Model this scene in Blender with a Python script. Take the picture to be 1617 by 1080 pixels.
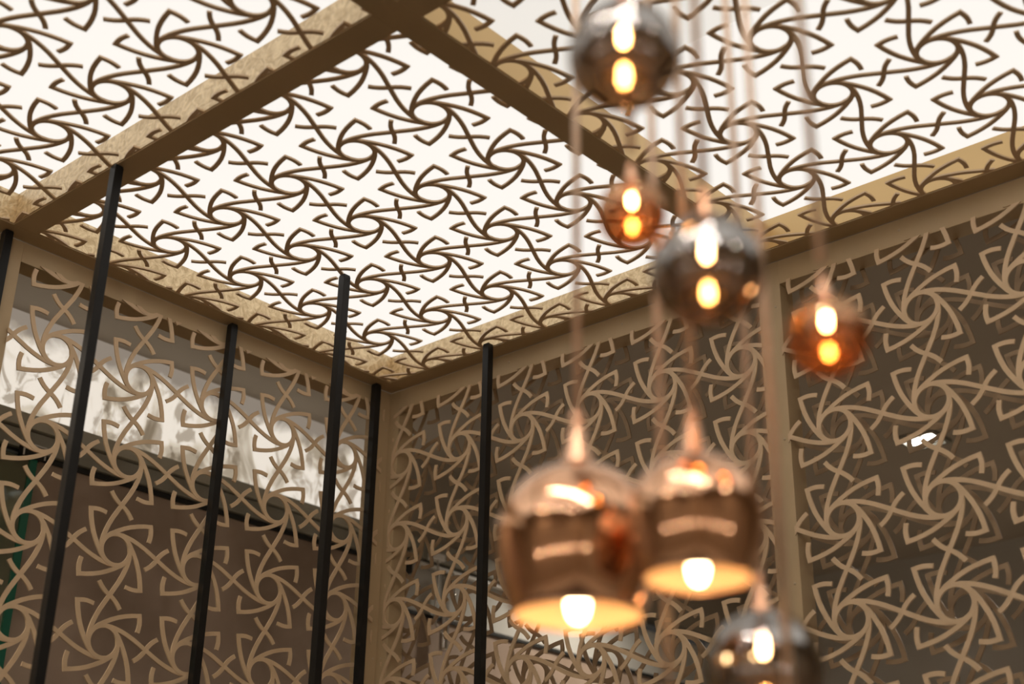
import bpy, bmesh, math, random
import numpy as np
from mathutils import Vector, Matrix

random.seed(7)
sc = bpy.context.scene
for o in list(bpy.data.objects):
    bpy.data.objects.remove(o)

# ------------------------------------------------------------------ units
# geometry is laid out in lattice pitches (1 pitch = 0.30 m); the ceiling lattice lies at z = 0 pitches
U = 0.30
HC = 3.73                      # height of the ceiling lattice above the floor, metres
FLOOR = -HC / U


def W(x, y, z):
    return Vector((x * U, y * U, z * U + HC))


# ------------------------------------------------------------------ camera
cam_d = bpy.data.cameras.new('camera')
cam = bpy.data.objects.new('camera', cam_d)
sc.collection.objects.link(cam)
cam_d.sensor_fit = 'HORIZONTAL'
cam_d.sensor_width = 36.0
cam_d.lens = 2199.37 / 1617 * 36.0
RC = ((0.75218217, 0.65876633, 0.01577652),      # camera right
      (-0.26304148, 0.32212121, -0.9094213),     # camera down
      (-0.60417809, 0.67990061, 0.4155767))      # camera forward
cm = Matrix(((RC[0][0], -RC[1][0], -RC[2][0], 0),
             (RC[0][1], -RC[1][1], -RC[2][1], 0),
             (RC[0][2], -RC[1][2], -RC[2][2], 0),
             (0, 0, 0, 1)))
CAM = W(7.81442925, -7.60091996, -7.26835845)
cm.translation = CAM
cam.matrix_world = cm
cam_d.clip_start = 0.05
cam_d.clip_end = 100
cam_d.dof.use_dof = True
cam_d.dof.focus_distance = 4.75
cam_d.dof.aperture_fstop = 1.8
cam_d.dof.aperture_blades = 0
sc.camera = cam

# ------------------------------------------------------------------ world + exposure
world = bpy.data.worlds.new('world')
sc.world = world
world.use_nodes = True
world.node_tree.nodes['Background'].inputs[0].default_value = (1.0, 0.9, 0.78, 1)
world.node_tree.nodes['Background'].inputs[1].default_value = 0.03
sc.view_settings.view_transform = 'Standard'
sc.view_settings.look = 'None'
sc.view_settings.gamma = 1.0
sc.view_settings.exposure = 0.0
sc.view_settings.use_curve_mapping = False
try:
    sc.cycles.max_bounces = 10
    sc.cycles.diffuse_bounces = 4
    sc.cycles.glossy_bounces = 6
    sc.cycles.transparent_max_bounces = 16
    sc.cycles.sample_clamp_indirect = 12.0
    sc.cycles.caustics_reflective = True
    sc.cycles.blur_glossy = 0.6
except Exception:
    pass

PANEL_LIGHT = 0.925       # radiance of the luminous ceiling
BULB = 240.0
DOME_BULB = 30.0
TRACK = 16.0             # watts of each track spotlight
ROOM_SPOT = 130.0         # watts of each recessed lamp in the room outside

# ------------------------------------------------------------------ materials


def new_mat(name):
    m = bpy.data.materials.new(name)
    m.use_nodes = True
    nt = m.node_tree
    return m, nt, nt.nodes['Principled BSDF']


def ramp(nt, stops):
    r = nt.nodes.new('ShaderNodeValToRGB')
    el = r.color_ramp.elements
    el[0].position, el[0].color = stops[0][0], (*stops[0][1], 1)
    el[1].position, el[1].color = stops[-1][0], (*stops[-1][1], 1)
    for p, c in stops[1:-1]:
        e = el.new(p)
        e.color = (*c, 1)
    return r


def noise(nt, scale, detail=4, rough=0.5, dist=0.0, coord='Object', mscale=(1, 1, 1)):
    tc = nt.nodes.new('ShaderNodeTexCoord')
    mp = nt.nodes.new('ShaderNodeMapping')
    mp.inputs['Scale'].default_value = mscale
    n = nt.nodes.new('ShaderNodeTexNoise')
    n.inputs['Scale'].default_value = scale
    n.inputs['Detail'].default_value = detail
    n.inputs['Roughness'].default_value = rough
    n.inputs['Distortion'].default_value = dist
    nt.links.new(tc.outputs[coord], mp.inputs['Vector'])
    nt.links.new(mp.outputs['Vector'], n.inputs['Vector'])
    return n


def surf(name, c1, c2, rough=0.5, metal=0.0, scale=8.0, bump=0.0, detail=4, dist=0.0, mscale=(1, 1, 1), spec=0.5):
    m, nt, b = new_mat(name)
    n = noise(nt, scale, detail, dist=dist, mscale=mscale)
    r = ramp(nt, [(0.35, c1), (0.65, c2)])
    nt.links.new(n.outputs['Fac'], r.inputs['Fac'])
    nt.links.new(r.outputs['Color'], b.inputs['Base Color'])
    b.inputs['Roughness'].default_value = rough
    b.inputs['Metallic'].default_value = metal
    b.inputs['Specular IOR Level'].default_value = spec
    if bump:
        bp = nt.nodes.new('ShaderNodeBump')
        bp.inputs['Strength'].default_value = bump
        bp.inputs['Distance'].default_value = 0.01
        nt.links.new(n.outputs['Fac'], bp.inputs['Height'])
        nt.links.new(bp.outputs['Normal'], b.inputs['Normal'])
    return m


def emis(name, col, strength):
    m, nt, b = new_mat(name)
    b.inputs['Base Color'].default_value = (0.25, 0.25, 0.24, 1)
    b.inputs['Emission Color'].default_value = (*col, 1)
    b.inputs['Emission Strength'].default_value = strength
    return m


M = {}
M['gold'] = surf('gold_paint', (0.59, 0.42, 0.255), (0.66, 0.475, 0.295), 0.45, 0.15, 5.0)
M['gold_shaded'] = surf('shaded_gold_paint', (0.30, 0.205, 0.12), (0.35, 0.245, 0.145), 0.45, 0.2, 5.0)  # rear sheets: shade cast by the front lattice is darkened into this colour
M['gold_frame'] = surf('gold_frame_paint', (0.44, 0.32, 0.18), (0.50, 0.365, 0.21), 0.45, 0.15, 3.0)
M['leaf'] = surf('gold_leaf_lining', (0.52, 0.38, 0.21), (0.80, 0.63, 0.39), 0.34, 0.55, 26.0, 0.5, 8, 2.0)
M['leaf_plain'] = surf('satin_gold_lining', (0.62, 0.43, 0.20), (0.66, 0.46, 0.22), 0.36, 0.55, 3.0)
M['black'] = surf('black_steel', (0.006, 0.0055, 0.005), (0.010, 0.009, 0.008), 0.40, 0.0, 12.0, spec=0.3)
M['diffuser'] = emis('luminous_sheet', (1.0, 0.972, 0.925), PANEL_LIGHT)
M['diffuser_dim'] = emis('dimmer_luminous_sheet', (1.0, 0.965, 0.90), PANEL_LIGHT * .88)
M['steel'] = surf('brushed_steel', (0.55, 0.53, 0.50), (0.65, 0.63, 0.60), 0.25, 1.0, 30.0)
M['screw'] = surf('screw_steel', (0.45, 0.36, 0.24), (0.5, 0.4, 0.28), 0.3, 0.8, 30.0)
M['ceil'] = surf('grey_plaster', (0.37, 0.325, 0.27), (0.40, 0.35, 0.29), 0.85, 0, 1.2)
M['wall_pale'] = surf('pale_grey_paint', (0.46, 0.45, 0.42), (0.50, 0.49, 0.455), 0.8, 0, 1.0)
M['brown'] = surf('brown_limewash', (0.27, 0.195, 0.145), (0.42, 0.32, 0.25), 0.75, 0, 1.7, 0.0, 6)
M['pale_floor'] = surf('pale_stone_floor', (0.42, 0.37, 0.31), (0.5, 0.44, 0.37), 0.5, 0, 1.4)
M['floor'] = surf('dark_stone_floor', (0.060, 0.050, 0.040), (0.085, 0.07, 0.056), 0.4, 0, 1.4)
M['olive'] = surf('olive_grey_rail', (0.42, 0.40, 0.33), (0.47, 0.45, 0.37), 0.5, 0.1, 3.0)
M['olive_dark'] = surf('dark_grey_rail', (0.25, 0.24, 0.20), (0.29, 0.275, 0.23), 0.5, 0.1, 3.0)
M['seam'] = surf('black_seam', (0.006, 0.006, 0.005), (0.01, 0.01, 0.009), 0.7, 0, 9.0)
M['white'] = surf('white_enamel', (0.75, 0.74, 0.72), (0.8, 0.79, 0.77), 0.4, 0, 9.0)
M['cord'] = surf('copper_braided_cord', (0.78, 0.54, 0.37), (0.88, 0.66, 0.49), 0.4, 0.1, 60.0)
M['copper'] = surf('polished_copper', (0.72, 0.42, 0.26), (0.78, 0.48, 0.31), 0.30, 1.0, 8.0)
M['dark_wall'] = surf('dark_umber_wall', (0.10, 0.078, 0.06), (0.14, 0.11, 0.085), 0.7, 0, 0.9)
M['warm_wall'] = surf('warm_beige_wall', (0.34, 0.28, 0.21), (0.40, 0.33, 0.25), 0.7, 0, 0.9)
M['bulb'] = emis('lit_bulb', (1.0, 0.66, 0.32), BULB)
M['dome_bulb'] = emis('lit_dome_bulb', (1.0, 0.70, 0.37), DOME_BULB)
M['spot_lens'] = emis('lit_spot_lens', (1.0, 0.94, 0.86), 260.0)
M['wall_lamp'] = emis('lit_wall_lamp', (1.0, 0.92, 0.82), 90.0)
M['lens_cool'] = emis('lit_lamp_lens', (1.0, 0.95, 0.88), 12.0)


def mirror_globe(name, refl, tint, fac_top, fac_bot, haze):
    """semi-silvered blown glass: silvering is denser at the top than at the foot"""
    m = bpy.data.materials.new(name)
    m.use_nodes = True
    nt = m.node_tree
    nt.nodes.clear()
    out = nt.nodes.new('ShaderNodeOutputMaterial')
    mix = nt.nodes.new('ShaderNodeMixShader')
    gl = nt.nodes.new('ShaderNodeBsdfGlossy')
    gl.inputs['Color'].default_value = (*refl, 1)
    gl.inputs['Roughness'].default_value = 0.03
    soft = nt.nodes.new('ShaderNodeBsdfGlossy')
    soft.inputs['Color'].default_value = (refl[0] * 1.2, refl[1] * .85, refl[2] * .5, 1)
    soft.inputs['Roughness'].default_value = 0.32
    coat = nt.nodes.new('ShaderNodeMixShader')
    coat.inputs['Fac'].default_value = haze
    nt.links.new(gl.outputs[0], coat.inputs[1])
    nt.links.new(soft.outputs[0], coat.inputs[2])
    tr = nt.nodes.new('ShaderNodeBsdfTransparent')
    cr = ramp(nt, [(0.30, tint), (0.62, (tint[0], tint[1] * 1.35, tint[2] * 2.4))])
    tc = nt.nodes.new('ShaderNodeTexCoord')
    sp = nt.nodes.new('ShaderNodeSeparateXYZ')
    mr = nt.nodes.new('ShaderNodeMapRange')
    mr.inputs['From Min'].default_value = 0.15
    mr.inputs['From Max'].default_value = 0.7
    mr.inputs['To Min'].default_value = fac_bot
    mr.inputs['To Max'].default_value = fac_top
    nt.links.new(tc.outputs['Generated'], sp.inputs[0])
    nt.links.new(sp.outputs['Z'], mr.inputs['Value'])
    nt.links.new(sp.outputs['Z'], cr.inputs['Fac'])
    nt.links.new(cr.outputs['Color'], tr.inputs['Color'])
    lw = nt.nodes.new('ShaderNodeLayerWeight')
    lw.inputs['Blend'].default_value = 0.35
    sq = nt.nodes.new('ShaderNodeMath')
    sq.operation = 'POWER'
    sq.inputs[1].default_value = 2.0
    nt.links.new(lw.outputs['Facing'], sq.inputs[0])
    fm = nt.nodes.new('ShaderNodeMath')
    fm.operation = 'MAXIMUM'
    nt.links.new(mr.outputs[0], fm.inputs[0])
    nt.links.new(sq.outputs[0], fm.inputs[1])
    nt.links.new(fm.outputs[0], mix.inputs['Fac'])
    nt.links.new(tr.outputs[0], mix.inputs[1])
    nt.links.new(coat.outputs[0], mix.inputs[2])
    nt.links.new(mix.outputs[0], out.inputs[0])
    return m


M['smoke_glass'] = mirror_globe('smoked_mirror_glass', (0.42, 0.405, 0.39), (0.66, 0.42, 0.21), 0.90, 0.55, 0.05)
M['amber_glass'] = mirror_globe('amber_mirror_glass', (0.66, 0.43, 0.26), (0.74, 0.40, 0.17), 0.60, 0.48, 0.15)


def copper_shell(name):
    m, nt, b = new_mat(name)
    b.inputs['Base Color'].default_value = (0.90, 0.52, 0.315, 1)
    b.inputs['Metallic'].default_value = 1.0
    b.inputs['Roughness'].default_value = 0.06
    return m


M['copper_mirror'] = copper_shell('copper_mirror_shell')
M['shell_inside'] = surf('pale_gold_inner_coat', (0.80, 0.58, 0.36), (0.85, 0.63, 0.40), 0.4, 0.2, 6.0)

# frosted clerestory glazing: daylight behind it and foliage pressed against it
m, nt, b = new_mat('daylit_frosted_glazing')
n1 = noise(nt, 3.4, 5, 0.55, 1.2, mscale=(1, 1.25, 1.0))
r1 = ramp(nt, [(0.37, (0.36, 0.32, 0.26)), (0.46, (0.70, 0.66, 0.59)), (0.52, (0.90, 0.875, 0.84))])
n2 = noise(nt, 6.0, 4, 0.6, 1.3, mscale=(1, 1.3, 0.95))
r2 = ramp(nt, [(0.40, (0.30, 0.26, 0.21)), (0.48, (1, 1, 1))])
mx = nt.nodes.new('ShaderNodeMixRGB')
mx.blend_type = 'MULTIPLY'
mx.inputs[0].default_value = 0.75
warm = nt.nodes.new('ShaderNodeMixRGB')
warm.blend_type = 'MULTIPLY'
warm.inputs[0].default_value = 1.0
warm.inputs[2].default_value = (1.0, 0.945, 0.86, 1)
nt.links.new(mx.outputs[0], warm.inputs[1])
nt.links.new(n1.outputs['Fac'], r1.inputs['Fac'])
nt.links.new(n2.outputs['Fac'], r2.inputs['Fac'])
nt.links.new(r1.outputs['Color'], mx.inputs[1])
nt.links.new(r2.outputs['Color'], mx.inputs[2])
b.inputs['Base Color'].default_value = (0.5, 0.48, 0.45, 1)
b.inputs['Roughness'].default_value = 0.4
# the foliage thins out into a dim grey blind towards the top
tc = nt.nodes.new('ShaderNodeTexCoord')
sp = nt.nodes.new('ShaderNodeSeparateXYZ')
nt.links.new(tc.outputs['Generated'], sp.inputs[0])
ad = nt.nodes.new('ShaderNodeMath')
ad.operation = 'MULTIPLY_ADD'
ad.inputs[1].default_value = 0.55
n3 = noise(nt, 3.2, 5, 0.6, 1.0, mscale=(1, 1.2, 1))
nt.links.new(n3.outputs['Fac'], ad.inputs[0])
nt.links.new(sp.outputs['Z'], ad.inputs[2])
mr = nt.nodes.new('ShaderNodeMapRange')
mr.inputs['From Min'].default_value = 0.98
mr.inputs['From Max'].default_value = 1.14
nt.links.new(ad.outputs[0], mr.inputs['Value'])
m2 = nt.nodes.new('ShaderNodeMixRGB')
nt.links.new(mr.outputs[0], m2.inputs[0])
nt.links.new(warm.outputs[0], m2.inputs[1])
m2.inputs[2].default_value = (0.22, 0.19, 0.16, 1)
nt.links.new(m2.outputs[0], b.inputs['Emission Color'])
b.inputs['Emission Strength'].default_value = 0.86
M['glazing'] = m

# green-edged clear glass
m, nt, b = new_mat('green_edge_glass')
b.inputs['Base Color'].default_value = (0.015, 0.13, 0.085, 1)
b.inputs['Roughness'].default_value = 0.15
M['glass_edge'] = m
m = bpy.data.materials.new('clear_sheet_glass')
m.use_nodes = True
nt = m.node_tree
nt.nodes.clear()
out = nt.nodes.new('ShaderNodeOutputMaterial')
mix = nt.nodes.new('ShaderNodeMixShader')
gl = nt.nodes.new('ShaderNodeBsdfGlossy')
gl.inputs['Roughness'].default_value = 0.05
tr = nt.nodes.new('ShaderNodeBsdfTransparent')
tr.inputs['Color'].default_value = (0.84, 0.93, 0.89, 1)
mix.inputs['Fac'].default_value = 0.06
nt.links.new(tr.outputs[0], mix.inputs[1])
nt.links.new(gl.outputs[0], mix.inputs[2])
nt.links.new(mix.outputs[0], out.inputs[0])
M['glass'] = m

# ------------------------------------------------------------------ object helpers
C = sc.collection


def link(name, me, parent=None):
    o = bpy.data.objects.new(name, me)
    C.objects.link(o)
    if parent is not None:
        o.parent = parent
        o.matrix_parent_inverse = parent.matrix_world.inverted()
    return o


def tag(o, label=None, cat=None, group=None, kind=None):
    if label:
        o['label'] = label
    if cat:
        o['category'] = cat
    if group:
        o['group'] = group
    if kind:
        o['kind'] = kind
    return o


def empty(name, loc, label, cat, group=None):
    o = bpy.data.objects.new(name, None)
    C.objects.link(o)
    o.matrix_world = Matrix.Translation(loc)
    o.empty_display_size = 0.1
    return tag(o, label, cat, group)


def finish(bm, name, mat, parent=None, smooth=False, mats=None):
    """mesh in world metres -> object whose origin sits at its own centre"""
    c = Vector((0, 0, 0))
    for v in bm.verts:
        c += v.co
    c /= max(1, len(bm.verts))
    for v in bm.verts:
        v.co -= c
    me = bpy.data.meshes.new(name)
    bm.to_mesh(me)
    bm.free()
    for x in (mats or [mat]):
        me.materials.append(x)
    if smooth:
        for pl in me.polygons:
            pl.use_smooth = True
    o = bpy.data.objects.new(name, me)
    C.objects.link(o)
    o.matrix_world = Matrix.Translation(c)
    if parent is not None:
        o.parent = parent
        o.matrix_parent_inverse = parent.matrix_world.inverted()
    return o


def bm_box(bm, a, b, bevel=0.0):
    """axis box between two corners given in pitches"""
    p, q = W(*a), W(*b)
    r = bmesh.ops.create_cube(bm, size=1.0)
    s = Matrix.Diagonal((abs(q.x - p.x), abs(q.y - p.y), abs(q.z - p.z), 1))
    bmesh.ops.transform(bm, matrix=Matrix.Translation((p + q) / 2) @ s, verts=r['verts'])
    if bevel:
        ed = [e for e in bm.edges if all(v in r['verts'] for v in e.verts)]
        bmesh.ops.bevel(bm, geom=ed, offset=bevel, segments=2, affect='EDGES', profile=0.6)


def box(name, a, b, mat, parent=None, bevel=0.0):
    bm = bmesh.new()
    bm_box(bm, a, b, bevel)
    return finish(bm, name, mat, parent)


def bm_lathe(bm, prof, at, seg=48):
    """prof: (radius, height) metres around vertical axis through world point at"""
    rings = []
    for r, h in prof:
        if r < 1e-6:
            rings.append([bm.verts.new((at.x, at.y, at.z + h))])
        else:
            rings.append([bm.verts.new((at.x + r * math.cos(2 * math.pi * k / seg),
                                        at.y + r * math.sin(2 * math.pi * k / seg), at.z + h)) for k in range(seg)])
    for A, B in zip(rings, rings[1:]):
        for k in range(seg):
            k2 = (k + 1) % seg
            if len(A) == 1 and len(B) == 1:
                continue
            if len(A) == 1:
                bm.faces.new((A[0], B[k], B[k2]))
            elif len(B) == 1:
                bm.faces.new((A[k], A[k2], B[0]))
            else:
                bm.faces.new((A[k], A[k2], B[k2], B[k]))
    bmesh.ops.recalc_face_normals(bm, faces=bm.faces[:])


def lathe(name, prof, at, mat, parent=None, seg=48):
    bm = bmesh.new()
    bm_lathe(bm, prof, at, seg)
    return finish(bm, name, mat, parent, smooth=True)


def bm_tube(bm, pts, r, seg=10):
    pts = [Vector(p) for p in pts]
    prev = None
    n = len(pts)
    up = Vector((0.31, 0.2, 0.93))
    for i, p in enumerate(pts):
        t = (pts[min(i + 1, n - 1)] - pts[max(i - 1, 0)]).normalized()
        a = t.cross(up)
        if a.length < 1e-4:
            a = t.cross(Vector((1, 0, 0)))
        a.normalize()
        b2 = t.cross(a)
        ring = [bm.verts.new(p + r * (a * math.cos(2 * math.pi * k / seg) + b2 * math.sin(2 * math.pi * k / seg))) for k in range(seg)]
        if prev:
            for k in range(seg):
                bm.faces.new((prev[k], prev[(k + 1) % seg], ring[(k + 1) % seg], ring[k]))
        else:
            bm.faces.new(ring[::-1])
        prev = ring
    bm.faces.new(prev)


# ------------------------------------------------------------------ room shell
RX0, RX1, RY0, RY1, RZ = -9.0, 17.0, -17.0, 20.0, 1.12
def struct(o):
    o['kind'] = 'structure'
    return o


struct(box('floor', (RX0 - .5, RY0 - .5, FLOOR - .4), (RX1 + .5, RY1 + .5, FLOOR - .05), M['pale_floor']))
struct(box('floor', (-5.6, -12.9, FLOOR - .05), (12.4, 4.95, FLOOR), M['floor']))
struct(box('ceiling', (RX0 - .5, RY0 - .5, RZ), (RX1 + .5, RY1 + .5, RZ + .4), M['ceil']))
struct(box('wall_left', (RX0 - .5, RY0, FLOOR), (RX0, 8.72, -0.93), M['brown']))
struct(box('wall_back', (RX0 - .5, RY1, FLOOR), (RX1 + .5, RY1 + .5, RZ), M['wall_pale']))
struct(box('wall_right', (RX1, RY0 - .5, FLOOR), (RX1 + .5, RY1, RZ), M['warm_wall']))
struct(box('wall_front', (RX0 - .5, RY0 - .5, FLOOR), (RX1, RY0, RZ), M['warm_wall']))

# ------------------------------------------------------------------ lattice pattern
BAR = 0.047      # bar width, wall panels
BAR_C = 0.044    # bar width, ceiling panels
TH = 0.018       # sheet thickness
RR = 0.170       # ring centre radius
ARM = [(-.128, -.118), (-.158, -.065), (-.171, .0), (-.171, .06), (-.162, .12), (-.146, .185),
       (-.120, .26), (-.085, .34), (-.043, .42), (0, .5)]
HOOK = [(-.118, -.128), (-.165, -.075), (-.212, -.005), (-.252, .065), (-.285, .135), (-.313, .215), (-.334, .295), (-.349, .378)]
HOOK2 = [(-.349, .378), (-.30, .388), (-.255, .391), (-.21, .386), (-.165, .376)]
TICK = [(-.140, .630), (-.112, .592), (-.080, .557), (-.042, .526), (0, .5), (.042, .474), (.080, .443), (.112, .408), (.140, .370)]


def rot90(pts, n):
    out = []
    for x, y in pts:
        for _ in range(n % 4):
            x, y = y, -x
        out.append((x, y))
    return out


def strip(pts, w, closed=False, ext=(0, 0)):
    """centre line -> list of quads (l0, r0, r1, l1) with flags for open ends"""
    pts = [Vector(p) for p in pts]
    n = len(pts)
    if ext[0]:
        pts[0] = pts[0] + (pts[0] - pts[1]).normalized() * ext[0]
    if ext[1]:
        pts[-1] = pts[-1] + (pts[-1] - pts[-2]).normalized() * ext[1]
    L, R = [], []
    for i, p in enumerate(pts):
        if closed:
            a, b = pts[i - 1], pts[(i + 1) % n]
        else:
            a, b = pts[max(i - 1, 0)], pts[min(i + 1, n - 1)]
        t = (b - a).normalized()
        nn = Vector((-t.y, t.x))
        L.append(p + nn * w / 2)
        R.append(p - nn * w / 2)
    q = []
    for i in range(n if closed else n - 1):
        j = (i + 1) % n
        q.append(((L[i], R[i], R[j], L[j]), (not closed and i == 0), (not closed and i == n - 2)))
    return q


def hook_quads(n, w):
    # two legs mitred at the sharp corner
    a, b = rot90(HOOK, n), rot90(HOOK2, n)
    qa, qb = strip(a, w), strip(b, w)
    ca = Vector(a[-1])
    ta = (Vector(a[-1]) - Vector(a[-2])).normalized()
    tb = (Vector(b[1]) - Vector(b[0])).normalized()
    na, nb = Vector((-ta.y, ta.x)), Vector((-tb.y, tb.x))
    mi = (na + nb).normalized()
    k = w / 2 / max(0.3, mi.dot(na))
    Lc, Rc = ca + mi * k, ca - mi * k
    (l0, r0, r1, l1), s, e = qa[-1]
    qa[-1] = ((l0, r0, Rc, Lc), s, False)
    (l0, r0, r1, l1), s, e = qb[0]
    qb[0] = ((Lc, Rc, r1, l1), False, e)
    return qa + qb


def cell_quads(w):
    # every stroke sits a hair (0.1 mm) off the next, so no two faces coincide where they cross
    st = [strip([(RR * math.cos(2 * math.pi * k / 36), RR * math.sin(2 * math.pi * k / 36)) for k in range(36)], w, closed=True)]
    st += [hook_quads(n, w) for n in range(4)]
    st += [strip(rot90(ARM, n), w) for n in range(4)]
    st += [strip(rot90(TICK, n), w) for n in (0, 1)]
    return [(q, s, e, -.0004 * k) for k, ss in enumerate(st) for q, s, e in ss]


CELLS = {'wall': cell_quads(BAR), 'ceiling': cell_quads(BAR_C)}


def clip_poly(poly, lo, hi):
    for ax in (0, 1):
        for sgn, lim in ((1, lo[ax]), (-1, hi[ax])):
            out = []
            for i in range(len(poly)):
                a, b = poly[i - 1], poly[i]
                da, db = sgn * (a[ax] - lim), sgn * (b[ax] - lim)
                if da >= 0:
                    if db >= 0:
                        out.append(b)
                    else:
                        out.append(a + (b - a) * (da / (da - db)))
                elif db >= 0:
                    out.append(a + (b - a) * (da / (da - db)))
                    out.append(b)
            poly = out
            if len(poly) < 3:
                return []
    return poly


def islands(polys):
    """groups of clipped pieces that still hang together"""
    pts = np.array([(v.x, v.y) for p, *_ in polys for v in p])
    own = np.array([i for i, (p, *_) in enumerate(polys) for _v in p])
    near = ((pts[:, None, :] - pts[None, :, :]) ** 2).sum(2) < .034 ** 2
    ia, ib = np.nonzero(near)
    adj = [set() for _p in polys]
    for x, y in zip(own[ia], own[ib]):
        adj[x].add(int(y))
    seen, out = set(), []
    for i in range(len(polys)):
        if i in seen:
            continue
        todo, grp = [i], []
        seen.add(i)
        while todo:
            k = todo.pop()
            grp.append(k)
            for q in adj[k]:
                if q not in seen:
                    seen.add(q)
                    todo.append(q)
        out.append([polys[k] for k in sorted(grp)])
    return out


def cell_mesh(name, which, lo=(-9, -9), hi=(9, 9)):
    polys = []
    full = True
    for (l0, r0, r1, l1), s, e, dz in CELLS[which]:
        q = [l0, r0, r1, l1]
        inside = all(lo[0] <= v.x <= hi[0] and lo[1] <= v.y <= hi[1] for v in q)
        if not inside:
            full = False
            q = clip_poly(q, lo, hi)
            if not q:
                continue
        polys.append((q, inside, s, e, dz))
    out = []
    for grp in ([polys] if full else islands(polys)) if polys else []:
        V, F = [], []
        for pl, inside, s, e, dz in grp:
            n = len(pl)
            b = len(V)
            V += [(v.x, v.y, dz) for v in pl] + [(v.x, v.y, dz - TH) for v in pl]
            F.append([b + k for k in range(n)])
            F.append([b + n + k for k in range(n)][::-1])
            for k in range(n):
                k2 = (k + 1) % n
                if inside and ((k == 0 and not s) or (k == 2 and not e)):
                    continue
                F.append([b + k2, b + k, b + n + k, b + n + k2])
        xs = [v[0] for v in V]
        ys = [v[1] for v in V]
        if max(xs) - min(xs) < .03 and max(ys) - min(ys) < .03:
            continue
        me = bpy.data.meshes.new(name)
        me.from_pydata(V, [], F)
        me.update()
        bm = bmesh.new()
        bm.from_mesh(me)
        bmesh.ops.remove_doubles(bm, verts=bm.verts[:], dist=1e-5)
        bm.to_mesh(me)
        bm.free()
        out.append(me)
    return out


FULL = {}
for which, mt in (('wall', 'gold'), ('ceiling', 'gold'), ('rear', 'gold_shaded')):
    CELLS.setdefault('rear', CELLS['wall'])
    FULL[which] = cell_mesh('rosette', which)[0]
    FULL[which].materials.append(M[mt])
EXT = 0.66       # reach of one cell from its centre


def lattice_panel(label, origin, udir, vdir, pu, pv, u0, u1, v0, v1, group, which='wall'):
    """sheet covering [u0,u1]x[v0,v1] pitches (grid integers are rosette centres), grid origin in pitches"""
    ud, vd = Vector(udir), Vector(vdir)
    nd = ud.cross(vd)
    R = Matrix((ud, vd, nd)).transposed().to_4x4()
    cu, cv = (u0 + u1) / 2, (v0 + v1) / 2
    base = W(*origin) + (ud * pu * cu + vd * pv * cv) * U
    e = bpy.data.objects.new('lattice_panel', None)
    C.objects.link(e)
    e.matrix_world = Matrix.Translation(base) @ R
    e.empty_display_size = 0.1
    tag(e, label, 'screen panel', group)
    for i in range(math.floor(u0 - EXT), math.ceil(u1 + EXT) + 1):
        for j in range(math.floor(v0 - EXT), math.ceil(v1 + EXT) + 1):
            lo, hi = (u0 - i, v0 - j), (u1 - i, v1 - j)
            if lo[0] >= EXT or hi[0] <= -EXT or lo[1] >= EXT or hi[1] <= -EXT:
                continue
            if lo[0] < -EXT and hi[0] > EXT and lo[1] < -EXT and hi[1] > EXT:
                ms = [FULL[which]]
            else:
                ms = cell_mesh('rosette', which, lo, hi)
                for me in ms:
                    me.materials.append(FULL[which].materials[0])
            for me in ms:
                o = bpy.data.objects.new('rosette' if len(me.polygons) > 60 else 'rosette_fragment', me)
                C.objects.link(o)
                o.parent = e
                o.location = ((i - cu) * pu * U, (j - cv) * pv * U, 0)
                o.scale = (pu * U, pv * U, U)
    return e


# ------------------------------------------------------------------ pavilion frame
XB = [(-4.9, .66), (.945, 6.30), (6.58, 11.9)]       # clear bays across x
YB = [(-12.4, -7.1), (-6.8, -1.37), (-1.08, 4.25)]   # clear bays along y
X0, X1 = -5.16, 12.18
Y0, Y1 = -12.68, 4.52
ZB, ZT = 0.0, 0.37
frame = empty('pavilion_frame', W(-5.3, 4.66, FLOOR), 'square gold-painted metal frame carrying the cut-out ceiling and wall screens', 'pavilion')
def fbox(name, a, b, mat='gold_frame', bevel=0.0015):
    return box(name, a, b, M[mat], frame, bevel)


# beams along y (whole length), beams along x between them
for xa, xb in ((X0, -4.9), (.66, .945), (6.30, 6.58), (11.9, X1)):
    fbox('ceiling_beam', (xa, Y0, ZB), (xb, Y1, ZT))
for xa, xb in XB:
    for ya, yb in ((Y0, -12.4), (-7.1, -6.8), (-1.37, -1.08), (4.25, Y1)):
        fbox('ceiling_beam', (xa, ya, ZB), (xb, yb, ZT))
# thin lining boards round each light box (the gold leaf seen through the cut-outs)
for ix, (xa, xb) in enumerate(XB[:2]):
    for iy, (ya, yb) in enumerate(YB[1:]):
        mt = 'leaf' if ix == 0 else 'leaf_plain'
        t = .012
        fbox('lining_board', (xa, ya, ZB + .012), (xa + t, yb, ZT), mt, 0)
        fbox('lining_board', (xb - t, ya, ZB + .012), (xb, yb, ZT), mt, 0)
        fbox('lining_board', (xa + t, ya, ZB + .012), (xb - t, ya + t, ZT), mt, 0)
        fbox('lining_board', (xa + t, yb - t, ZB + .012), (xb - t, yb, ZT), mt, 0)

# left wall: headers, uprights, mid rails
LXF, LXB = -5.165, -5.44
ZMID = -6.35
for ya, yb in ((-6.8, -1.37), (-1.08, 4.34)):
    fbox('wall_header', (LXB, ya, -.24), (LXF, yb, ZB - .001))
    fbox('mid_rail', (LXB, ya, ZMID - .28), (LXF, yb, ZMID))
    fbox('lower_panel', (LXB + .1, ya, FLOOR + .3), (LXB + .16, yb, ZMID - .28))
    fbox('bottom_rail', (LXB, ya, FLOOR), (LXF, yb, FLOOR + .3))
for ya, yb in ((-7.1, -6.8), (-1.37, -1.08), (4.34, 4.79)):
    lup = fbox('upright', (LXB, ya, FLOOR), (LXF, yb, ZB - .006))
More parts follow.
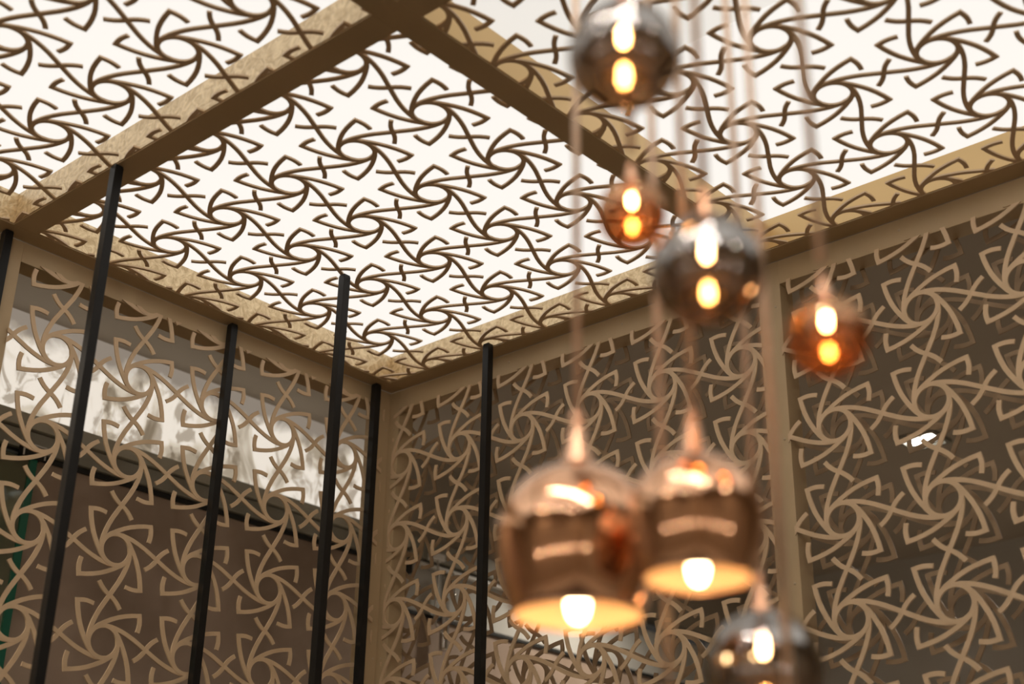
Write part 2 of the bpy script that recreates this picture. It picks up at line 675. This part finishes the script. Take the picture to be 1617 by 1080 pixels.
# right wall: double-skinned
RYF, RYB = 4.52, 4.79
hdrs = []
for xa, xb in ((-4.975, .677), (.954, 6.30)):
    rh = fbox('wall_header', (xa, RYF, -.29), (xb, RYB, ZB - .006))
    hdrs.append(rh)
    fbox('mid_rail', (xa, RYF, ZMID - .28), (xb, RYB, ZMID))
    fbox('lower_panel', (xa, RYF + .1, FLOOR + .3), (xb, RYF + .16, ZMID - .28))
    fbox('bottom_rail', (xa, RYF, FLOOR), (xb, RYB, FLOOR + .3))
ups = []
for xa, xb in ((LXF, -4.975), (.677, .954), (6.30, 6.58)):
    ups.append(fbox('upright', (xa, RYF, FLOOR), (xb, RYB, ZB - .006)))
# the far corners of the pavilion roof, behind the camera
for xa, ya in ((X1 - .28, Y1 - .28), (X1 - .28, Y0), (X0, Y0)):
    fbox('upright', (xa, ya, FLOOR), (xa + .28, ya + .28, ZB - .002))


def screw(at, axis, host):
    bm = bmesh.new()
    r = bmesh.ops.create_uvsphere(bm, u_segments=10, v_segments=6, radius=0.0045)
    s = Matrix.Diagonal((0.4 if axis == 'x' else 1, 0.4 if axis == 'y' else 1, 1, 1))
    bmesh.ops.transform(bm, matrix=Matrix.Translation(W(*at)) @ s, verts=bm.verts[:])
    return finish(bm, 'screw', M['screw'], host, True)


for z in (-.55, -2.09, -3.63, -5.17):
    screw((.746, RYF, z), 'y', ups[1])
    screw((.887, RYF, z), 'y', ups[1])
    screw((-5.07, RYF, z), 'y', ups[0])
    screw((LXF, 4.47, z), 'x', lup)
for x in (-3.0, -1.2, 2.4, 4.0):
    screw((x, RYF, -.13), 'y', hdrs[0 if x < .8 else 1])

# luminous sheets above the lattice
names = {(0, 2): 'white luminous ceiling sheet over the middle bay', (1, 2): 'white luminous ceiling sheet over the right-hand bay',
         (0, 1): 'white luminous ceiling sheet over the upper left bay'}
for ix, (xa, xb) in enumerate(XB):
    for iy, (ya, yb) in enumerate(YB):
        lab = names.get((ix, iy))
        if lab is None:
            lab = 'white luminous ceiling sheet, bay %s of the row %s' % (('left', 'middle', 'right')[ix], ('furthest behind the camera', 'beside the camera', 'along the far wall')[iy])
        e = empty('light_panel', W((xa + xb) / 2, (ya + yb) / 2, ZT + .02), lab, 'light panel', 'luminous sheets above the cut-out ceiling')
        ys = [ya - .1, yb + .1]
        if (ix, iy) == (1, 2):
            ys = [ya - .1, 1.07, yb + .1]
        for q, (a, b2) in enumerate(zip(ys, ys[1:])):
            box('sheet', (xa - .1, a + .004, ZT), (xb + .1, b2 - .004, ZT + .03), M['diffuser_dim' if len(ys) == 3 and q == 0 else 'diffuser'], e)

# ------------------------------------------------------------------ lattice panels
OV = .010     # the sheets sit in the openings of the frame, just clear of its faces
PY = 1.0548
cl = 'cut-out ceiling panels'
def ceiling_panel(label, xr, yr):
    # u = +x, v = -y ; rosettes at x = k, y = PY*k
    return lattice_panel(label, (0, 0, .008), (1, 0, 0), (0, -1, 0), 1.0, PY, xr[0] - OV, xr[1] + OV, (-yr[1] - OV) / PY, (-yr[0] + OV) / PY, cl, 'ceiling')


ceiling_panel('gold rosette ceiling lattice in the middle bay, under the central white sheet', XB[0], YB[2])
ceiling_panel('gold rosette ceiling lattice in the upper left bay beyond the long beam', XB[0], YB[1])
ceiling_panel('gold rosette ceiling lattice in the right-hand bay behind the hanging globes', XB[1], YB[2])
ceiling_panel('gold rosette ceiling lattice overhead, in the bay the pendants hang from', XB[1], YB[1])
wl = 'cut-out wall panels'
LX = -5.135
PV = 1.0
def left_panel(label, ya, yb):
    g = 1.065
    lattice_panel(label, (LX, -.497, -1.105), (0, 1, 0), (0, 0, 1), g, PV, (ya + .497) / g, (yb + .497) / g, (ZMID - .1 + 1.105), (-.215 + 1.105), wl)


left_panel('gold rosette wall lattice on the left, in front of the daylit window', -1.08 - .02, 4.34 + .06)
left_panel('gold rosette wall lattice left of the left mullion, mostly outside the photo', -6.8 - .02, -1.37 + .02)
def right_panel(label, y, xa, xb, zt, which='wall'):
    g = 1.06
    lattice_panel(label, (.42, y, -1.08), (1, 0, 0), (0, 0, 1), g, 1.0, (xa - .42) / g, (xb - .42) / g, (ZMID - .1 + 1.08), (zt + 1.08), wl, which)


right_panel('front gold rosette wall lattice between corner upright and mullion, behind the large copper shades', RYF - TH, -4.975 - .09, .677 + .02, -.27)
right_panel('front gold rosette wall lattice right of the mullion, at the right edge', RYF - TH, .954 - .02, 6.30 + .02, -.27)
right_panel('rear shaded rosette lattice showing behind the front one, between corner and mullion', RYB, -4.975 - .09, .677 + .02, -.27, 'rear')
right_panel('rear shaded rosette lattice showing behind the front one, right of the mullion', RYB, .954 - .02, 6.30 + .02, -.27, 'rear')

# ------------------------------------------------------------------ black posts
PW = .095
rows = [(-2.98, -1.39, 'second black square post from the left, tallest in the photo, in front of the beam'),
        (-2.98, 1.66, 'black square post standing clear in the middle, its top against the white ceiling'),
        (-2.98, 4.10, 'rightmost black square post, standing in front of the right-hand wall lattice'),
        (-5.03, -1.38, 'black square post cut off by the left edge of the photo'),
        (-5.03, 1.68, 'third black square post from the left, its top at the left ceiling beam'),
        (-5.03, 4.12, 'black square post right in the corner beside the gold upright')]
for x, y, lab in rows:
    e = empty('post', W(x - PW / 2, y + PW / 2, FLOOR), lab, 'post', 'black posts')
    box('tube', (x - PW, y, FLOOR + .04), (x, y + PW, -.022), M['black'], e, .0012)
    box('top_cap', (x - PW + .004, y + .004, -.022), (x - .004, y + PW - .004, -.004), M['black'], e, .001)
    box('base_plate', (x - PW - .1, y - .1, FLOOR), (x + .1, y + PW + .1, FLOOR + .04), M['black'], e, .001)

# ------------------------------------------------------------------ beyond the left lattice
t1 = struct(box('trim_1', (RX0 - .5, RY0, -.93), (RX0 + .02, 8.6, -.36), M['olive_dark']))
rail = empty('sliding_rail', W(RX0 + .1, 2, -.7), 'olive grey sliding rail under the daylit window, left of the corner', 'rail')
box('upper_rail', (RX0 + .02, RY0, -.58), (RX0 + .18, 8.6, -.38), M['olive'], rail, .004)
box('lower_rail', (RX0 + .02, RY0, -.86), (RX0 + .12, 8.6, -.60), M['olive_dark'], rail, .004)
box('shadow_gap', (RX0 + .01, RY0, -.94), (RX0 + .06, 8.6, -.875), M['seam'], rail)
win = struct(box('window_1', (RX0 - .3, RY0, -.36), (RX0 - .01, 8.3, RZ), M['glazing']))
# glass leaf hung from the rail
gd = empty('glass_door', W(RX0 + .1, .4, FLOOR), 'clear glass door leaf with a green edge at the left edge', 'door')
box('pane', (RX0 + .20, -3.2, FLOOR + .05), (RX0 + .24, 1.36, -.98), M['glass'], gd)
tag(box('polished_edge', (RX0 + .20, 1.36, FLOOR + .05), (RX0 + .24, 1.47, -.98), M['glass_edge'], gd), 'green polished edge')
bm = bmesh.new()
bm_box(bm, (RX0 + .14, 1.22, -1.02), (RX0 + .30, 1.52, -.84), .003)
cl0 = finish(bm, 'clamp', M['seam'], gd)
for a, b2 in (((1.20, -.862), (1.54, -.838)), ((1.20, -1.02), (1.224, -.862)), ((1.516, -1.02), (1.54, -.862))):
    box('clamp_rim', (RX0 + .295, a[0], a[1]), (RX0 + .315, b2[0], b2[1]), M['steel'], cl0)

# ------------------------------------------------------------------ beyond the right lattice, left of the pavilion corner
struct(box('wall_left', (RX0 - .5, 8.72, -1.60), (RX0, RY1, -.70), M['wall_pale']))
struct(box('trim_3', (RX0 - .5, 8.72, -1.66), (RX0 + .05, RY1, -1.60), M['seam']))
struct(box('wall_left', (RX0 - .5, 8.72, FLOOR), (RX0, RY1, -1.66), M['brown']))
struct(box('wall_left', (RX0 - .5, 8.3, -.36), (RX0, RY1, RZ), M['ceil']))
rl2 = empty('blind_rail', W(RX0 + .1, 12, -.6), 'dark grey horizontal rail seen through the screen right of the corner', 'rail')
box('rail', (RX0 - .4, 8.62, -.70), (RX0 + .2, 15.4, -.36), M['olive_dark'], rl2, .006)
box('bottom_bead', (RX0 + .02, 8.9, -.80), (RX0 + .14, 13.2, -.745), M['white'], rl2, .003)
box('rail_end', (RX0 - .2, 8.55, -1.0), (RX0 + .1, 8.75, -.36), M['seam'], rl2, .003)

blind = empty('roller_blind', W(RX0 + .3, 9.35, -.8), 'small white roller blind bracket with a steel bead chain, right of the corner', 'blind')
box('bracket', (RX0 + .2, 9.0, -.72), (RX0 + .36, 9.28, -.60), M['white'], blind, .004)
bm = bmesh.new()
xx = RX0 + .32
pts = []
for k in range(26):
    pts.append((xx, 9.13 + .03 * math.sin(k * .2), -.72 - k * (1.05 / 26)))
for k in range(13):
    a = math.pi * (1 - k / 12)
    pts.append((xx, 9.41 + .28 * math.cos(a), -1.77 - .20 * math.sin(a)))
for k in range(1, 25):
    pts.append((xx, 9.69 - .015 * k * .5, -1.77 + k * (1.0 / 26)))
bm_tube(bm, [W(*q) for q in pts], .004, 6)
finish(bm, 'cord', M['steel'], blind, True)
bm = bmesh.new()
L = 0
for a, b2 in zip(pts, pts[1:]):
    for s in (0, .5):
        q = Vector(a).lerp(Vector(b2), s)
        bmesh.ops.create_icosphere(bm, subdivisions=1, radius=.0065, matrix=Matrix.Translation(W(*q)))
o = finish(bm, 'bead', M['steel'], blind, True)
o['kind'] = 'stuff'
lathe('weight', [(0, 0), (.022, 0), (.024, .01), (.024, .36), (.018, .40), (0, .40)], W(RX0 + .2, 9.47, -2.2), M['steel'], blind, 20)

# ------------------------------------------------------------------ recessed lamps of the room outside


def downlight(x, y, label, watts, vis=False):
    e = empty('downlight', W(x, y, RZ), label, 'lamp', 'recessed room lamps')
    s = .36 if vis else .28
    bm = bmesh.new()
    for a, b2 in (((-s, -s), (s, -s + .07)), ((-s, s - .07), (s, s)), ((-s, -s + .07), (-s + .07, s - .07)), ((s - .07, -s + .07), (s, s - .07))):
        bm_box(bm, (x + a[0], y + a[1], RZ - .06), (x + b2[0], y + b2[1], RZ), .002)
    finish(bm, 'frame', M['olive_dark'], e)
    for dx in (-.14, .14):
        at = W(x + dx, y, RZ - .012)
        lathe('lens', [(0, -.012), (.034, -.010), (.040, .0), (.040, .0035)], at, M['lens_cool'], e, 20)
    ld = bpy.data.lights.new('lamp', 'SPOT')
    ld.energy = watts
    ld.color = (1.0, .90, .76)
    ld.spot_size = math.radians(140)
    ld.spot_blend = .8
    ld.shadow_soft_size = .06
    lo = bpy.data.objects.new('lamp', ld)
    C.objects.link(lo)
    lo.location = W(x, y, RZ - .12)
    lo.parent = e
    lo.matrix_parent_inverse = e.matrix_world.inverted()
    return e


downlight(-1.6, 13.45, 'bright square downlight seen through the right-hand lattice', ROOM_SPOT, True)
downlight(-7.2, -5.0, 'square downlight over the passage left of the pavilion', ROOM_SPOT * .8)
downlight(3.5, 14.0, 'square downlight right of the one seen through the lattice, outside the photo', ROOM_SPOT)
downlight(-6.6, 12.8, 'square downlight over the far left corner of the room', ROOM_SPOT * .9)
downlight(14.5, -3.0, 'square downlight right of the camera', ROOM_SPOT * .4)
downlight(13.8, -14.8, 'square downlight behind the camera on the right', ROOM_SPOT * .4)
downlight(2.0, -15.0, 'square downlight behind the camera on the left', ROOM_SPOT * .4)

# ------------------------------------------------------------------ hanging mirror pendants
PCX, PCY = 4.97, -3.33
plate = lathe('canopy_plate', [(0, -.012), (.30, -.012), (.31, -.008), (.31, 0), (0, 0)], W(PCX, PCY, -.004), M['copper'])
tag(plate, 'round copper canopy plate the pendant cords hang from, above the photo', 'canopy')


def pendant(kind, pos, rad, label):
    x, y, z = pos
    R = rad * U
    c = W(x, y, z)
    e = empty('pendant_lamp', c, label, 'pendant lamp', 'cluster of hanging mirror pendants')
    topz = c.z + R
    # cord from the canopy to the cap
    bm = bmesh.new()
    top = W(x, y, -.044)
    bm_tube(bm, [Vector((c.x, c.y, topz + .05)), Vector((c.x, c.y, (topz + top.z) / 2)), top], .0052, 8)
    finish(bm, 'cord', M['cord'], e, True)
    k = R / .088
    capz = Vector((c.x, c.y, topz))
    rn = .20 * R
    lathe('cap', [(0, .062 * k + .004), (.006 * k, .061 * k), (.0105 * k, .052 * k), (.006 * k, .043 * k), (.011 * k, .038 * k), (.012 * k, .020 * k),
                  (.016 * k, .012 * k), (rn * 1.15, .0), (rn * 1.2, -.022 * R - .002), (0, -.03 * R)], capz, M['copper'], e, 32)
    # lamp holder and bulb inside
    bz = c.z + (.46 * R if kind != 'dome' else -.68 * R)
    holder = lathe('lamp_holder', [(0, topz - bz - .02 * R), (.10 * R, topz - bz - .02 * R), (.11 * R, .22 * R), (.07 * R, .16 * R), (0, .16 * R)], Vector((c.x, c.y, bz)), M['copper'], e, 20)
    br = .085 * R if kind != 'dome' else .14 * R
    pr = [(0, -1.35), (.45, -1.28), (.8, -1.0), (1.0, -.45), (1.0, .1), (.8, .7), (.5, 1.1), (.42, 1.35), (0, 1.4)]
    lathe('bulb', [(a * br, b2 * br * (1.9 if kind != 'dome' else 1.7)) for a, b2 in pr], Vector((c.x, c.y, bz)), M['dome_bulb' if kind == 'dome' else 'bulb'], holder, 24)
    if kind == 'dome':
        prof = []
        for q in range(22):
            a = math.pi / 2 * (1 - q / 21)
            rr = math.cos(a)
            if rr < .17:
                continue
            prof.append((rr * R, math.sin(a) * R * .98))
        prof += [(R * .998, -.12 * R), (R * .985, -.26 * R), (R * .96, -.42 * R), (R * .92, -.58 * R), (R * .87, -.73 * R), (R * .81, -.86 * R), (R * .775, -.92 * R)]
        sh = lathe('shade', prof, c, M['copper_mirror'], e, 64)
        inner = [(r * .975, h - .004 * (1 if h > 0 else 0)) for r, h in prof[:-1]] + [(R * .77, -.915 * R)]
        i2 = lathe('inner_coat', inner, c, M['shell_inside'], e, 64)
        rim = lathe('rim', [(R * .765, -.935 * R), (R * .79, -.935 * R), (R * .79, -.905 * R), (R * .765, -.905 * R), (R * .765, -.935 * R)], c, M['copper'], e, 64)
    else:
        prof = []
        for q in range(33):
            a = math.pi / 2 - math.pi * q / 32
            rr = math.cos(a)
            if rr < .17 and a > 0:
                continue
            s = 1.06 if math.sin(a) > 0 else 1.0
            prof.append((max(rr, 0) * R if q < 32 else 0, math.sin(a) * R * s))
        lathe('globe', prof, c, M['smoke_glass' if kind == 'smoke' else 'amber_glass'], e, 64)
    return e


pendant('dome', (4.323, -3.242, -5.620), .338, 'large copper mirror shade with a glowing open mouth, lower and left of the pair')
pendant('dome', (5.003, -3.381, -5.685), .254, 'copper mirror shade with a glowing open mouth, upper right of the pair')
pendant('smoke', (5.221, -4.071, -4.075), .212, 'smoked mirror globe at the top of the photo, above the others')
pendant('amber', (4.950, -3.670, -4.486), .137, 'smallest amber glass globe, left of the smoked globe')
pendant('smoke', (5.293, -3.674, -4.863), .212, 'smoked mirror globe in the middle of the cluster, above the copper shades')
pendant('amber', (5.616, -3.395, -5.125), .150, 'amber glass globe hanging apart on the right')
pendant('smoke', (4.782, -2.589, -6.109), .245, 'smoked mirror globe at the bottom edge, beside the gold mullion')
pendant('amber', (4.723, -3.193, -6.70), .144, 'amber globe below the photo, only its cord showing left of the lowest smoked globe')
pendant('smoke', (5.146, -3.022, -6.86), .178, 'smoked globe below the photo, only its cord showing before the mullion')

# ------------------------------------------------------------------ lamps behind the camera (seen mirrored in the globes)


def track_spot(x, y, aim, label):
    e = empty('track_spotlight', W(x, y, 0), label, 'spotlight', 'track spotlights')
    d = (W(*aim) - W(x, y, -.10)).normalized()
    q = d.to_track_quat('-Z', 'Y').to_matrix().to_4x4()
    mw = Matrix.Translation(W(x, y, -.10)) @ q
    bm = bmesh.new()
    bm_tube(bm, [W(x, y, -.006), W(x, y, ZB)], .05, 24)
    finish(bm, 'ceiling_ring', M['black'], e)
    for nm, prof, mt in (('housing', [(.034, -.002), (.040, -.002), (.040, .018), (.03, .022), (0, .022)], 'black'),
                         ('lens', [(0, .002), (.034, .002)], 'spot_lens')):
        bm = bmesh.new()
        bm_lathe(bm, prof, Vector((0, 0, 0)), 28)
        bmesh.ops.transform(bm, matrix=mw, verts=bm.verts[:])
        finish(bm, nm, M[mt], e, True)
    ld = bpy.data.lights.new('lamp', 'SPOT')
    ld.energy = TRACK
    ld.color = (1.0, .87, .70)
    ld.spot_size = math.radians(66)
    ld.spot_blend = .9
    ld.shadow_soft_size = .05
    lo = bpy.data.objects.new('lamp', ld)
    C.objects.link(lo)
    lo.matrix_world = Matrix.Translation(W(x, y, -.10) + d * .03) @ q
    lo.parent = e
    lo.matrix_parent_inverse = e.matrix_world.inverted()


for x, aim, lab in ((3.4, (-5, 0.0, -3.0), 'track spotlight overhead, nearest the left wall'), (5.1, (-4.5, 3.5, -3.0), 'track spotlight overhead, second from the left wall'),
                    (6.9, (-1.5, 4.5, -3.0), 'track spotlight overhead, middle of the five'), (8.3, (1.5, 4.5, -3.0), 'track spotlight overhead, second from the right end'),
                    (10.0, (4.5, 4.5, -3.0), 'track spotlight overhead, at the right end')):
    track_spot(x, -6.95, aim, lab)


def wall_lamp(at, nrm, label):
    p = Vector(at)
    n = Vector(nrm)
    e = empty('wall_lamp', W(*p), label, 'wall lamp', 'round wall lamps behind the camera')
    bm = bmesh.new()
    bm_tube(bm, [W(*p), W(*(p + n * .24))], .012, 10)
    finish(bm, 'arm', M['copper'], e, True)
    c = W(*(p + n * .33))
    lathe('globe', [(.034 * math.sin(math.pi * k / 14), -.034 * math.cos(math.pi * k / 14)) for k in range(15)], c, M['wall_lamp'], e, 24)


for k, x in enumerate((0.5, 5.0, 9.0, 13.0)):
    wall_lamp((x, RY0, -6.6), (0, 1, 0), '%s round wall lamp on the wall behind the camera' % ('first', 'second', 'third', 'fourth')[k])
for k, y in enumerate((-13.5, -8.5, -3.5)):
    wall_lamp((RX1, y, -6.6), (-1, 0, 0), '%s round wall lamp on the wall right of the camera' % ('nearest', 'middle', 'furthest')[k])


def beam_downlight(x, y, label):
    e = empty('beam_downlight', W(x, y, ZB), label, 'lamp', 'small lamps under the pavilion beams')
    lathe('trim_ring', [(.029, -.009), (.036, -.009), (.038, -.006), (.038, 0), (.029, 0), (.029, -.009)], W(x, y, ZB), M['steel'], e, 28)
    lathe('lens', [(0, -.006), (.028, -.006), (.028, -.001), (0, -.001)], W(x, y, ZB), M['spot_lens'], e, 28)


for k, x in enumerate((4.25, 6.0, 7.6, 9.1)):
    beam_downlight(x, -6.95, '%s small lamp under the beam over the camera' % ('first', 'second', 'third', 'fourth')[k])
for k, y in enumerate((-5.6, -4.5)):
    beam_downlight(6.44, y, '%s small lamp under the beam right of the pendants' % ('nearer', 'further')[k])
for k, x in enumerate((1.2, 3.6, 5.6, 7.9, 10.2)):
    beam_downlight(x, -12.54, '%s small lamp under the rear beam behind the camera' % ('first', 'second', 'third', 'fourth', 'fifth')[k])
